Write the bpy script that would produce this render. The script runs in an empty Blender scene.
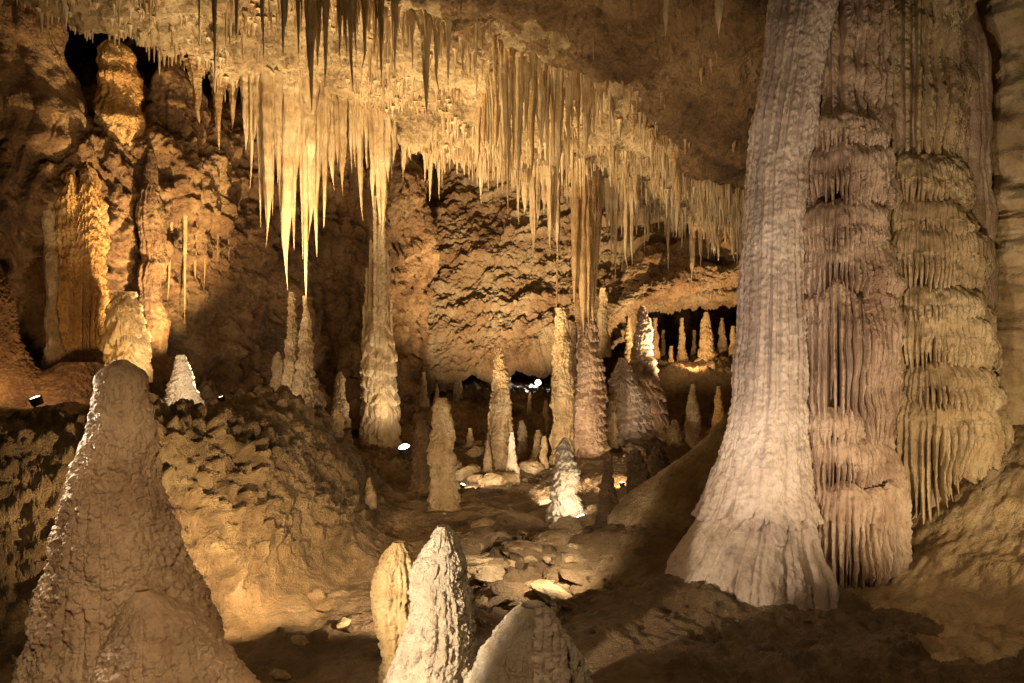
import bpy, math, random
import numpy as np
from mathutils import Vector

random.seed(7)
rng = np.random.default_rng(7)
scene = bpy.context.scene
COL = scene.collection
F = 730.0            # focal length in pixels of the 1024 wide frame
CX, CY = 512.0, 341.5


def W(px, py, Y):
    return np.array([(px - CX) / F * Y, Y, (CY - py) / F * Y])


# ------------------------------------------------------------------ noise
_G = np.array([[1, 1, 0], [-1, 1, 0], [1, -1, 0], [-1, -1, 0], [1, 0, 1], [-1, 0, 1], [1, 0, -1], [-1, 0, -1],
               [0, 1, 1], [0, -1, 1], [0, 1, -1], [0, -1, -1], [1, 1, 0], [-1, 1, 0], [0, -1, 1], [0, -1, -1]], np.float32)


def _hash(x, y, z, s=0):
    h = (x.astype(np.uint32) * np.uint32(374761393) + y.astype(np.uint32) * np.uint32(668265263)
         + z.astype(np.uint32) * np.uint32(2246822519) + np.uint32((s * 3266489917) & 0xffffffff))
    h = (h ^ (h >> np.uint32(13))) * np.uint32(1274126177)
    h = (h ^ (h >> np.uint32(15))) * np.uint32(2246822519)
    return h ^ (h >> np.uint32(16))


def perlin(p, s=0):
    p = np.asarray(p, np.float32)
    i = np.floor(p).astype(np.int64)
    f = p - i
    u = f * f * f * (f * (f * 6 - 15) + 10)
    i = (i & 0xffffffff)
    out = 0
    for dx in (0, 1):
        wx = u[..., 0] if dx else 1 - u[..., 0]
        for dy in (0, 1):
            wy = u[..., 1] if dy else 1 - u[..., 1]
            for dz in (0, 1):
                wz = u[..., 2] if dz else 1 - u[..., 2]
                g = _G[_hash(i[..., 0] + dx, i[..., 1] + dy, i[..., 2] + dz, s) & np.uint32(15)]
                d = g[..., 0] * (f[..., 0] - dx) + g[..., 1] * (f[..., 1] - dy) + g[..., 2] * (f[..., 2] - dz)
                out = out + wx * wy * wz * d
    return out


def fbm(p, o=4, s=0, gain=0.5):
    a, t = 1.0, 0
    p = np.asarray(p, np.float32)
    for k in range(o):
        t = t + a * perlin(p, s + k)
        p = p * 2.03 + 11.7
        a *= gain
    return t


def ridged(p, o=4, s=0, gain=0.55):
    a, t = 1.0, 0
    p = np.asarray(p, np.float32)
    for k in range(o):
        t = t + a * (1 - 2 * np.abs(perlin(p, s + k)))
        p = p * 2.07 + 5.1
        a *= gain
    return t / 2


def worley(p, s=0):
    p = np.asarray(p, np.float32)
    i = np.floor(p).astype(np.int64)
    f = p - i
    d1 = np.full(p.shape[:-1], 9.0, np.float32)
    d2 = d1.copy()
    for dx in (-1, 0, 1):
        for dy in (-1, 0, 1):
            for dz in (-1, 0, 1):
                h = _hash((i[..., 0] + dx) & 0xffffffff, (i[..., 1] + dy) & 0xffffffff, (i[..., 2] + dz) & 0xffffffff, s)
                rx = (h & np.uint32(1023)) / np.float32(1023)
                ry = ((h >> np.uint32(10)) & np.uint32(1023)) / np.float32(1023)
                rz = ((h >> np.uint32(20)) & np.uint32(1023)) / np.float32(1023)
                d = np.sqrt((dx + rx - f[..., 0]) ** 2 + (dy + ry - f[..., 1]) ** 2 + (dz + rz - f[..., 2]) ** 2)
                d2 = np.minimum(d2, np.maximum(d1, d))
                d1 = np.minimum(d1, d)
    return d1, d2


def sstep(a, b, x):
    t = np.clip((x - a) / (b - a), 0, 1)
    return t * t * (3 - 2 * t)


def smooth(a, n):
    if n < 1:
        return a
    k = np.hanning(2 * n + 3)[1:-1]
    k /= k.sum()
    return np.convolve(np.pad(a, n, mode='edge'), k, 'valid')


# ------------------------------------------------------------------ mesh helpers
def link_mesh(name, V, faces, mat, loc=(0, 0, 0), parent=None, smooth_shade=True):
    """faces: (n,4) int array or list of arrays (quads, tris)"""
    V = np.asarray(V, np.float32).reshape(-1, 3) - np.asarray(loc, np.float32)
    if not isinstance(faces, list):
        faces = [faces]
    me = bpy.data.meshes.new(name)
    me.vertices.add(len(V))
    me.vertices.foreach_set('co', V.ravel())
    idx = np.concatenate([f.ravel() for f in faces]).astype(np.int32)
    cnt = np.concatenate([np.full(len(f), f.shape[1]) for f in faces])
    st = np.concatenate([[0], np.cumsum(cnt)[:-1]]).astype(np.int32)
    me.loops.add(len(idx))
    me.loops.foreach_set('vertex_index', idx)
    me.polygons.add(len(cnt))
    me.polygons.foreach_set('loop_start', st)
    me.polygons.foreach_set('use_smooth', np.full(len(cnt), smooth_shade))
    me.update(calc_edges=True)
    me.validate()
    me.materials.append(mat)
    o = bpy.data.objects.new(name, me)
    COL.objects.link(o)
    o.location = loc
    if parent is not None:
        o.parent = parent
        o.location = Vector(loc) - parent.location
    return o


def grid_faces(h, w, wrap=False, flip=False):
    i = np.arange(h * w).reshape(h, w)
    if wrap:
        a, b = i[:-1, :], np.roll(i, -1, 1)[:-1, :]
        c, d = np.roll(i, -1, 1)[1:, :], i[1:, :]
    else:
        a, b, c, d = i[:-1, :-1], i[:-1, 1:], i[1:, 1:], i[1:, :-1]
    q = np.stack([a, b, c, d], -1).reshape(-1, 4)
    return q[:, ::-1] if flip else q


def grid_normals(P, wrap=False):
    if wrap:
        du = np.roll(P, -1, 1) - np.roll(P, 1, 1)
    else:
        du = np.gradient(P, axis=1)
    dv = np.gradient(P, axis=0)
    n = np.cross(du, dv)
    return n / (np.linalg.norm(n, axis=-1, keepdims=True) + 1e-9)


def catmull(ctrl, t):
    """ctrl (n, ...), t in [0, n-1]"""
    n = len(ctrl)
    i = np.clip(np.floor(t).astype(int), 0, n - 2)
    f = (t - i).reshape((-1,) + (1,) * (ctrl.ndim - 1))
    p0, p1, p2, p3 = (ctrl[np.clip(i + k, 0, n - 1)] for k in (-1, 0, 1, 2))
    return 0.5 * (2 * p1 + (p2 - p0) * f + (2 * p0 - 5 * p1 + 4 * p2 - p3) * f ** 2 + (3 * p1 - p0 - 3 * p2 + p3) * f ** 3)


def patch(ctrl, h, w, vw=None):
    """ctrl[r][c] = xyz. vw: relative number of samples for each row span"""
    C = np.asarray(ctrl, float)
    R = len(C)
    if vw is None:
        tv = np.linspace(0, R - 1, h)
    else:
        cum = np.concatenate([[0], np.cumsum(vw)]).astype(float)
        tv = np.interp(np.linspace(0, cum[-1], h), cum, np.arange(R))
    A = catmull(C, tv)
    B = catmull(A.transpose(1, 0, 2), np.linspace(0, C.shape[1] - 1, w)).transpose(1, 0, 2)
    return B


def tag(o, label=None, cat=None, group=None, kind=None):
    if label: o['label'] = label
    if cat: o['category'] = cat
    if group: o['group'] = group
    if kind: o['kind'] = kind
    return o


# ------------------------------------------------------------------ materials
def rock(name, tones, scale=1.6, streak=0.4, speck=0.4, bump=0.5, bscale=22, rough=(0.45, 0.8), pits=0.5, spec=0.4, fine=90, vst=1.0):
    m = bpy.data.materials.new(name)
    m.use_nodes = True
    nt = m.node_tree
    N, L = nt.nodes, nt.links
    N.clear()

    def nd(t, **k):
        n = N.new(t)
        for a, v in k.items():
            setattr(n, a, v)
        return n
    out = nd('ShaderNodeOutputMaterial')
    bs = nd('ShaderNodeBsdfPrincipled')
    L.new(bs.outputs[0], out.inputs[0])
    geo = nd('ShaderNodeNewGeometry')
    pos = geo.outputs['Position']

    def noise(sc, det=6, rgh=0.6, vec=None, dist=0.0):
        n = nd('ShaderNodeTexNoise')
        n.inputs['Scale'].default_value = sc
        n.inputs['Detail'].default_value = det
        n.inputs['Roughness'].default_value = rgh
        n.inputs['Distortion'].default_value = dist
        L.new(vec or pos, n.inputs['Vector'])
        return n.outputs['Fac']

    def ramp(fac, stops):
        r = nd('ShaderNodeValToRGB')
        e = r.color_ramp.elements
        while len(e) < len(stops):
            e.new(0.5)
        for k, (p, c) in enumerate(stops):
            e[k].position = p
            e[k].color = (*c, 1) if len(c) == 3 else c
        L.new(fac, r.inputs[0])
        return r.outputs[0]

    def mix(fac, a, b, mode='MIX'):
        x = nd('ShaderNodeMix', data_type='RGBA', blend_type=mode)
        if isinstance(fac, (int, float)):
            x.inputs[0].default_value = fac
        else:
            L.new(fac, x.inputs[0])
        for s, v in ((6, a), (7, b)):
            if isinstance(v, tuple):
                x.inputs[s].default_value = (*v, 1)
            else:
                L.new(v, x.inputs[s])
        return x.outputs[2]

    def mathn(op, a, b):
        x = nd('ShaderNodeMath', operation=op)
        for s, v in ((0, a), (1, b)):
            if isinstance(v, (int, float)):
                x.inputs[s].default_value = v
            else:
                L.new(v, x.inputs[s])
        return x.outputs[0]
    n = len(tones)
    base = ramp(noise(scale, 9, 0.65, dist=0.5), [(0.32 + 0.36 * k / (n - 1), tones[k]) for k in range(n)])
    mp = nd('ShaderNodeMapping')
    mp.inputs['Scale'].default_value = (9, 9, 0.7)
    L.new(pos, mp.inputs[0])
    st = noise(1.0, 6, 0.6, mp.outputs[0], 0.3)
    d = tuple(c * 0.45 for c in tones[0])
    base = mix(mathn('MULTIPLY', ramp(st, [(0.5, (0, 0, 0)), (0.72, (1, 1, 1))]), streak), base, d)
    sp = ramp(noise(bscale * 0.9, 5, 0.7), [(0.52, (0, 0, 0)), (0.68, (1, 1, 1))])
    base = mix(mathn('MULTIPLY', sp, speck), base, d)
    sp2 = ramp(noise(bscale * 2.3, 4, 0.7), [(0.55, (0, 0, 0)), (0.7, (1, 1, 1))])
    base = mix(mathn('MULTIPLY', sp2, 0.35 * speck), base, tones[-1])
    L.new(base, bs.inputs['Base Color'])
    rr = nd('ShaderNodeMapRange')
    rr.inputs[1].default_value, rr.inputs[2].default_value = 0.35, 0.65
    rr.inputs[3].default_value, rr.inputs[4].default_value = rough
    L.new(noise(bscale * 0.5, 4), rr.inputs[0])
    L.new(rr.outputs[0], bs.inputs['Roughness'])
    bs.inputs['Specular IOR Level'].default_value = spec
    # relief
    rel = pos
    if vst != 1.0:
        m2 = nd('ShaderNodeMapping')
        m2.inputs['Scale'].default_value = (1, 1, vst)
        L.new(pos, m2.inputs[0])
        rel = m2.outputs[0]
    b1 = noise(bscale, 10, 0.74, rel)
    vo = nd('ShaderNodeTexVoronoi')
    vo.inputs['Scale'].default_value = bscale * 1.7
    L.new(rel, vo.inputs['Vector'])
    b2 = noise(fine, 4, 0.7)
    hsum = mathn('ADD', mathn('ADD', mathn('MULTIPLY', b1, 1.0), mathn('MULTIPLY', vo.outputs['Distance'], pits)), mathn('MULTIPLY', b2, 0.45))
    bp = nd('ShaderNodeBump')
    bp.inputs['Strength'].default_value = min(1.0, bump)
    bp.inputs['Distance'].default_value = 1.25 / bscale
    L.new(hsum, bp.inputs['Height'])
    L.new(bp.outputs[0], bs.inputs['Normal'])
    return m


M = dict(
    wall=rock('wall_rock', [(.08, .042, .02), (.26, .145, .06), (.46, .30, .14)], 1.3, .35, .6, .8, 9, pits=.5),
    backwall=rock('back_wall_rock', [(.09, .052, .025), (.31, .18, .08), (.38, .265, .14), (.60, .46, .27)], .9, .1, .6, .9, 9, pits=.3),
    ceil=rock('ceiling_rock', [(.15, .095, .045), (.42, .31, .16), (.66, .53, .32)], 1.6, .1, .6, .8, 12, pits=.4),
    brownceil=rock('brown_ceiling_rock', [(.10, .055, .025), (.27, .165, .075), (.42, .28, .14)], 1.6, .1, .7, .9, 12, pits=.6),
    tite=rock('stalactite_stone', [(.34, .22, .10), (.57, .43, .24), (.74, .61, .40)], 2.2, .5, .3, .6, 26, (.3, .6), pits=.15, vst=.25),
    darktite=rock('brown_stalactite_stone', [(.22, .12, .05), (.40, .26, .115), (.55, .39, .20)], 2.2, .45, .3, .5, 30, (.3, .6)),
    pale=rock('pale_flowstone', [(.34, .245, .185), (.56, .445, .35), (.72, .61, .51)], 1.8, .45, .4, .42, 18, (.35, .65), pits=.1, vst=.4),
    drape=rock('drapery_flowstone', [(.26, .155, .09), (.50, .345, .23), (.66, .50, .36)], 2.0, .5, .35, .6, 24, (.35, .65), pits=.15, vst=.35),
    olive=rock('tan_flowstone', [(.26, .165, .075), (.46, .325, .165), (.62, .48, .28)], 2.0, .5, .4, .6, 22, (.35, .65), pits=.15, vst=.4),
    mite=rock('stalagmite_stone', [(.26, .16, .07), (.50, .35, .18), (.70, .55, .35)], 2.5, .4, .5, .9, 14, (.35, .7), pits=.3, vst=.7),
    warm=rock('warm_tan_flowstone', [(.30, .19, .11), (.50, .35, .22), (.66, .50, .34)], 2.2, .45, .5, .4, 26, (.25, .55), pits=.03, vst=.5),
    amber=rock('amber_calcite', [(.36, .22, .08), (.58, .41, .19), (.70, .55, .32)], 2.5, .4, .4, .7, 22, (.25, .55), pits=.15, vst=.5),
    white=rock('white_calcite', [(.55, .43, .29), (.72, .61, .46), (.8, .72, .58)], 2.5, .3, .4, .9, 18, (.3, .6), pits=.35, vst=.7),
    orange=rock('orange_flowstone', [(.34, .165, .045), (.54, .31, .10), (.66, .45, .19)], 2.0, .5, .4, .7, 20, (.35, .7)),
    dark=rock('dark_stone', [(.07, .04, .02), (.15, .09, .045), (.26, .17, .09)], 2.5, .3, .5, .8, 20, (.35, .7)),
    wet=rock('wet_dark_rock', [(.19, .125, .06), (.32, .215, .11), (.46, .33, .17)], 1.6, 0, .2, 1.0, 9, (.12, .5), pits=.3, spec=.6),
    face=rock('mound_rock', [(.10, .058, .025), (.29, .19, .085), (.48, .345, .175)], 1.6, 0, .6, 1.0, 7, (.4, .75), pits=.6),
    sand=rock('cave_floor_earth', [(.11, .066, .03), (.25, .16, .075), (.39, .27, .135)], 1.1, 0, .5, .9, 12, (.32, .75), pits=.2, spec=.5),
)


def plain(name, col, rough=.5, metal=0., emit=0., ecol=(1, .8, .5)):
    m = bpy.data.materials.new(name)
    m.use_nodes = True
    b = m.node_tree.nodes['Principled BSDF']
    b.inputs['Base Color'].default_value = (*col, 1)
    b.inputs['Roughness'].default_value = rough
    b.inputs['Metallic'].default_value = metal
    if emit:
        b.inputs['Emission Color'].default_value = (*ecol, 1)
        b.inputs['Emission Strength'].default_value = emit
    return m


M['metal'] = plain('painted_lamp_metal', (.05, .045, .04), .45, .3)
M['lens'] = plain('lit_lamp_lens', (1, .9, .7), .3, 0, 14, (1, .78, .45))

# ------------------------------------------------------------------ floor
BASE_LINE = np.array([(-9, 2.6), (-4.4, 3.2), (-2.75, 3.75), (-1.58, 4.5), (-1.12, 5.8), (-1.0, 7.2), (-1.6, 9.4), (-3.2, 11.0), (-9, 12)])


def dist_line(x, y, line):
    d = np.full(x.shape, 99.0)
    for (ax, ay), (bx, by) in zip(line[:-1], line[1:]):
        t = np.clip(((x - ax) * (bx - ax) + (y - ay) * (by - ay)) / ((bx - ax) ** 2 + (by - ay) ** 2), 0, 1)
        d = np.minimum(d, np.hypot(x - ax - t * (bx - ax), y - ay - t * (by - ay)))
    return d


def in_mound(x, y):
    bx = np.interp(y, [2.6, 3.2, 3.75, 4.5, 5.8, 7.2, 9.4, 11, 12], [-9, -4.4, -2.75, -1.58, -1.12, -1.0, -1.6, -3.2, -9], left=-99, right=-99)
    return x < bx


def floor_z(x, y):
    x, y = np.asarray(x, float), np.asarray(y, float)
    z = -1.74 + 0 * x
    d = dist_line(x, y, BASE_LINE) * in_mound(x, y)
    z = z + 1.12 * sstep(0, 1.35, d) + 0.10 * sstep(1.2, 4.0, d) - .25 * sstep(6.4, 8.6, y) * sstep(0, 1.3, d)
    # right sandy slope and the rock shelf under the great column
    z = z + 0.22 * sstep(0.05, 1.5, x) * sstep(3.6, 5.5, y) * (1 - sstep(8.5, 11, y))
    z = z + 0.16 * sstep(0.55, 2.1, x) * (1 - sstep(3.6, 4.6, y)) * sstep(2.0, 3.2, y)
    z = z + 1.0 * sstep(2.1, 4.0, x) * sstep(3.0, 4.8, y) * (1 - sstep(7, 9.5, y))
    # step into the far chamber on the right, and a shallow rise to the back
    z = z + 0.95 * sstep(13.0, 14.4, y) * sstep(1.6, 2.6, x) + 0.3 * sstep(10, 20, y) + .55 * sstep(10.6, 14.5, y) * (1 - sstep(1.4, 2.4, x)) * sstep(-4, -2.5, x)
    # rubble hollow in the middle
    z = z - 0.12 * np.exp(-((x + .15) ** 2 / .5 + (y - 5.6) ** 2 / 1.2))
    return z


def build_floor():
    pxs = np.linspace(-560, 1560, 1150)
    Ys = np.geomspace(1.2, 26, 760)
    X = (pxs[None, :] - CX) / F * Ys[:, None]
    Y = np.repeat(Ys[:, None], len(pxs), 1)
    Z = floor_z(X, Y)
    P = np.stack([X, Y, Z], -1)
    n = grid_normals(P)
    n *= np.sign(n[..., 2:3])
    d = dist_line(X, Y, BASE_LINE) * in_mound(X, Y)
    face = sstep(0.02, .35, d) * (1 - sstep(1.2, 2.2, d))
    near_r = sstep(.3, 1.1, X) * (1 - sstep(4.6, 5.4, Y))
    rub = np.exp(-((X + .15) ** 2 / .35 + (Y - 5.7) ** 2 / 1.2))
    w1, w2 = worley(P * np.array([8.5, 8.5, 6.0]) + fbm(P * 2, 2, 3)[..., None] * 0.6, 5)
    h = fbm(P * 0.7, 3, 1) * 0.13 + fbm(P * 2.4, 4, 20) * 0.05 + fbm(P * 9, 4, 40, .6) * 0.016
    knob = .6 * np.clip(1 - (w1 / .62) ** 2, 0, 1)
    h = h + face * (knob * (.03 + .12 * sstep(-1.0, -1.8, X)) * (.3 + 1.4 * sstep(-.2, .3, fbm(P * 1.3, 2, 91))) + ridged(P * np.array([3, 3, 5.]), 5, 60, .62) * (.03 + .05 * sstep(-.9, -2., X)) + fbm(P * 12, 4, 44, .68) * .04)
    h = h + rub * (knob * 0.16 + ridged(P * np.array([2.5, 2.5, 7]), 4, 61) * .09)
    near_r = near_r * (1 - .75 * sstep(2.0, 2.6, X))
    h = h + near_r * (ridged(P * 2.1, 4, 63) * .06 + knob * .03 + fbm(P * 11, 4, 64, .6) * .022)
    far = sstep(8.3, 10, Y)
    h = h + far * (ridged(P * 0.9, 5, 66) * .22 + knob * .12)
    P = P + n * h[..., None]
    o = link_mesh('ground', P, grid_faces(len(Ys), len(pxs)), M['sand'])
    for k in ('face', 'wet', 'olive'):
        o.data.materials.append(M[k])
    j = fbm(P * 1.8, 3, 70) * .5
    mi = np.where(d + j * .5 > .12, 1, 0)
    mi = np.where((X + j * .6 > 2.25) & (Y + j > 3.7) & (Y < 8), 3, mi)
    o.data.polygons.foreach_set('material_index', mi[:-1, :-1].ravel().astype(np.int32))
    tag(o, kind='structure')
    return P


FLOOR = build_floor()
_fY = np.geomspace(1.2, 26, 760)


def floor_at(x, y):
    r = int(np.clip(np.searchsorted(_fY, y), 1, 759))
    c = int(np.clip(round(((x / y * F + CX) + 560) / 2120 * 1149), 0, 1149))
    return float(FLOOR[r, c, 2])


# ------------------------------------------------------------------ ceiling
cpx = [-320, -200, 0, 120, 240, 330, 400, 480, 560, 640, 700, 740, 800, 900, 1150, 1400]
s_py = [-330, -280, -190, -145, -92, -42, -8, 24, 60, 108, 160, 186, 120, 20, -40, -60]
s_Y = [4.4, 4.5, 5.0, 5.3, 5.6, 6.0, 6.3, 6.4, 6.6, 7.2, 8.0, 8.3, 7.6, 6.8, 6.4, 6.4]
e_py = [-140, -90, -22, 26, 70, 100, 134, 150, 172, 202, 218, 226, 226, 200, 150, 120]
e_Y = [6.3, 6.5, 7.0, 7.5, 8.0, 8.6, 9.0, 9.5, 10, 10.5, 11, 11, 11, 10, 9, 9]


def build_ceiling():
    rows = [[] for _ in range(11)]
    for p, sp, sy, ep, ey in zip(cpx, s_py, s_Y, e_py, e_Y):
        s, e = W(p, sp, sy), W(p, ep, ey)
        k = (p - CX) / F
        zn = max(3.3, s[2] + .55)
        rows[0].append((k * 1.0 + .0, 1.0, zn + .5))
        rows[1].append((k * 3.0, 3.0, zn + .2))
        a = s + (np.array([k * 3.0, 3.0, zn + .2]) - s) * .35
        a[2] = s[2] + (zn + .2 - s[2]) * .22
        rows[2].append(a)
        rows[3].append(s)
        rows[4].append(s + np.array([k * .16, .16, .22]))
        m = s * .5 + e * .5
        m[2] += .12
        rows[5].append(m)
        m = s * .2 + e * .8
        m[2] += .02
        rows[6].append(m)
        rows[7].append(e)
        rows[8].append(e + np.array([k * .15, .15, .45]))
        rows[9].append((k * (ey + 2.2), ey + 2.2, e[2] + 1.5))
        rows[10].append((k * 24, 24, 5.2))
    P = patch(rows, 640, 1000, [30, 40, 90, 22, 130, 90, 70, 20, 60, 40])
    # which band a vertex is in, by its distance along the grid
    cum = np.concatenate([[0], np.cumsum([30, 40, 90, 22, 130, 90, 70, 20, 60, 40])]) / 592.
    v = np.linspace(0, 1, 640)
    tv = np.interp(v, cum, np.arange(11))
    n = grid_normals(P)
    n *= -np.sign(n[..., 2:3] + 1e-6) * np.sign(1)
    A = (1 - sstep(2.9, 3.4, tv))[:, None]
    w1, w2 = worley(P * 4.2 + fbm(P * 1.7, 2, 3)[..., None] * 0.8, 15)
    h = fbm(P * .8, 3, 101) * .16 + fbm(P * 3, 4, 103) * .06 + fbm(P * 11, 4, 105, .6) * .028
    h = h + A * (ridged(P * 2.6, 4, 107) * .14 + (.5 - w1) * .12)
    h = h + (1 - A) * (np.clip(.6 - w1, 0, 1) * .16 + ridged(P * np.array([3, 3, 2.]), 4, 109, .6) * .11)
    P = P + n * h[..., None]
    fl = grid_faces(640, 1000)
    # the near brown step and the pale band are one rock ceiling; colour splits at the lip
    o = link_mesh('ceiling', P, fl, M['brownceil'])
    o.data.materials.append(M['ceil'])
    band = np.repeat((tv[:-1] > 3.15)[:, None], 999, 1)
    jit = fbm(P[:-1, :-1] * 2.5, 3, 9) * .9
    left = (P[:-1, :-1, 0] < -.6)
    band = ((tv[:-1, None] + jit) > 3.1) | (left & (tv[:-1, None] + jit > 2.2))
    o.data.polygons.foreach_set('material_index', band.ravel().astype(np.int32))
    tag(o, kind='structure')
    return P, tv


CEIL, CTV = build_ceiling()
CPX = CEIL[..., 0] / CEIL[..., 1] * F + CX
CPY = CY - CEIL[..., 2] / CEIL[..., 1] * F


def ceil_hit(px, py, lo=1.5, hi=8.0):
    """nearest ceiling point to a wanted direction"""
    ok = (CTV >= lo) & (CTV <= hi)
    D = (CPX[ok] - px) ** 2 + (CPY[ok] - py) ** 2
    k = int(np.argmin(D))
    return CEIL[ok].reshape(-1, 3)[k]


# ------------------------------------------------------------------ walls
def wall(name, ctrl_px, h, w, mat, amp=1.0, seed=0, vw=None, strata=0.0, lumps=1.0, fluted=0.0):
    C = [[W(*c) for c in row] for row in ctrl_px]
    P = patch(C, h, w, vw)
    n = grid_normals(P)
    n *= -np.sign(n[..., 1:2] + 1e-6)
    w1, w2 = worley(P * np.array([1.6, 1.6, 1.9]) + fbm(P * .9, 2, seed)[..., None] * .9, seed)
    hh = fbm(P * .45, 3, seed + 1) * .40 + ridged(P * 1.1, 5, seed + 9, .55) * .22 * lumps + fbm(P * 5, 4, seed + 19, .65) * .09
    if lumps < 1:                  # beds and scours that dip to the left
        u, v = .77 * P[..., 0] + .64 * P[..., 2], -.64 * P[..., 0] + .77 * P[..., 2]
        Q = np.stack([u * .55, P[..., 1] * .6, v * 1.9], -1) + fbm(P * .8, 2, seed + 61)[..., None] * .35
        hh = hh + ridged(Q, 5, seed + 63, .6) * .24 + fbm(P * 11, 3, seed + 65, .65) * .05
    hh = hh + (np.clip(w2 - w1, 0, .35) - .2) * .45 * lumps
    if strata:
        q = P[..., 2] * 2.1 + P[..., 0] * -.12 * strata + fbm(P * .5, 3, seed + 31) * .7
        fr = q - np.floor(q)
        step = sstep(0, .12, fr) * (1 - fr) * (0.5 + (_hash((np.floor(q).astype(np.int64)) & 0xffff, np.zeros_like(q, np.int64), np.zeros_like(q, np.int64), 3) % 97) / 97.)
        hh = hh + step * .34 * abs(strata) * (.22 + .78 * sstep(1.2, 3.6, P[..., 0] + fbm(P * .4, 2, seed + 51) * 2))
        hh = hh + ridged(P * np.array([.8, .8, 1.5]) @ np.array([[.8, 0, .5], [0, 1, 0], [-.5, 0, .8]]), 4, seed + 53) * .13
        dg = P[..., 2] * 2.6 - P[..., 0] * 1.9 + fbm(P * .9, 3, seed + 57) * 1.6
        hh = hh + (np.abs(perlin(np.stack([dg, P[..., 0] * .5, P[..., 2] * .5], -1), seed + 59)) * .16)
    if fluted:
        ang = P[..., 0] * 9 + fbm(P * np.array([1.2, 1.2, .3]), 3, seed + 41) * 5
        hh = hh + np.abs(np.cos(ang)) * .16 * fluted * (.4 + sstep(-.3, .3, fbm(P * .7, 2, seed + 43)))
    P = P + n * (hh * amp)[..., None]
    return tag(link_mesh(name, P, grid_faces(h, w), mat), kind='structure')


lpx = [-330, -150, -40, 40, 110, 180, 240, 300, 360, 420]
lY = [6.4, 7.4, 8.2, 8.8, 9.3, 9.9, 10.6, 11.4, 12.2, 13.2]


def lrow(py, dy, slope=0):
    return [(p, py + slope * i, Y + dy) for i, (p, Y) in enumerate(zip(lpx, lY))]


wall('wall_left', [lrow(-60, 3.4), lrow(60, 3.2), lrow(108, 2.6), lrow(128, .6), lrow(150, .0), lrow(215, -.15), lrow(290, .15), lrow(370, .25), lrow(440, -.3)],
     520, 620, M['wall'], .85, 200, fluted=1.0)

bpx = [330, 380, 430, 500, 580, 640, 690, 740, 800, 900, 1050]
lip = [398, 392, 384, 364, 340, 300, 290, 286, 282, 280, 280]


def brow(f, Y, dz=0):
    return [(p, 95 + (l - 95) * f + dz, Y + .1 * abs(i - 4)) for i, (p, l) in enumerate(zip(bpx, lip))]


wall('wall_back', [brow(-.3, 17.5), brow(.1, 16.2), brow(.45, 15.0), brow(.75, 14.0), brow(.95, 13.3), brow(1.0, 13.3), brow(1.0, 14.2, -6), brow(.97, 17, -8), brow(.95, 21, -4)],
     520, 640, M['backwall'], .8, 300, strata=1.0, lumps=.35, vw=[1, 2, 2.2, 2, .6, .6, 1, 1])
def ledge(name, px, ys, thick, Y0, Y1, seed):
    """a bed of rock standing out from the wall: top, rounded lip and underside"""
    rows = []
    for dy, dY in ((-14, 1.4), (-7, .5), (-2, .08), (0, 0), (thick * .5, -.05), (thick, .05), (thick + 1, .6), (thick - 1, 2.2)):
        rows.append([W(p, y + dy, Y0 + (Y1 - Y0) * i / (len(px) - 1) + dY) for i, (p, y) in enumerate(zip(px, ys))])
    P = patch(rows, 120, 360)
    n = grid_normals(P)
    n *= -np.sign(n[..., 1:2] + 1e-6)
    P = P + n * (fbm(P * 1.2, 3, seed) * .22 + ridged(P * np.array([2, 2, 5]), 4, seed + 3) * .10 + fbm(P * 8, 3, seed + 5, .65) * .04)[..., None]
    tag(link_mesh(name, P, grid_faces(120, 360), M['backwall']), kind='structure')


ledge('wall_ledge', (575, 620, 660, 700, 745, 820), (308, 276, 258, 247, 240, 236), 16, 12.9, 12.5, 801)
ledge('wall_ledge', (600, 630, 665, 700, 745, 820), (318, 294, 280, 272, 268, 266), 13, 12.7, 12.2, 811)
ledge('wall_ledge', (610, 640, 670, 700, 745, 820), (326, 304, 296, 292, 290, 288), 7, 13.2, 12.8, 821)
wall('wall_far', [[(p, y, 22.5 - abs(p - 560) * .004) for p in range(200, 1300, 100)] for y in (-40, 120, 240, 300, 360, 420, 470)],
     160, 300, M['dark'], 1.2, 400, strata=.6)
wall('wall_right', [[(p, y, Y) for p, Y in ((930, 7.6), (975, 6.4), (1005, 5.5), (1060, 5.3), (1180, 4.9), (1400, 4.2))] for y in (-260, -80, 60, 200, 240, 330, 430, 520, 600)],
     420, 260, M['olive'], .45, 500, fluted=.5)

# ------------------------------------------------------------------ formations
def resample(outline, Y, nz):
    o = np.array(outline, float)
    py = np.linspace(o[0, 0], o[-1, 0], nz)
    k = max(1, nz // 40)
    xl = smooth(np.interp(py, o[:, 0], o[:, 1]), k)
    xr = smooth(np.interp(py, o[:, 0], o[:, 2]), k)
    return (CY - py) / F * Y, ((xl + xr) / 2 - CX) / F * Y, np.maximum((xr - xl) / 2, .3) / F * Y


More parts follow.
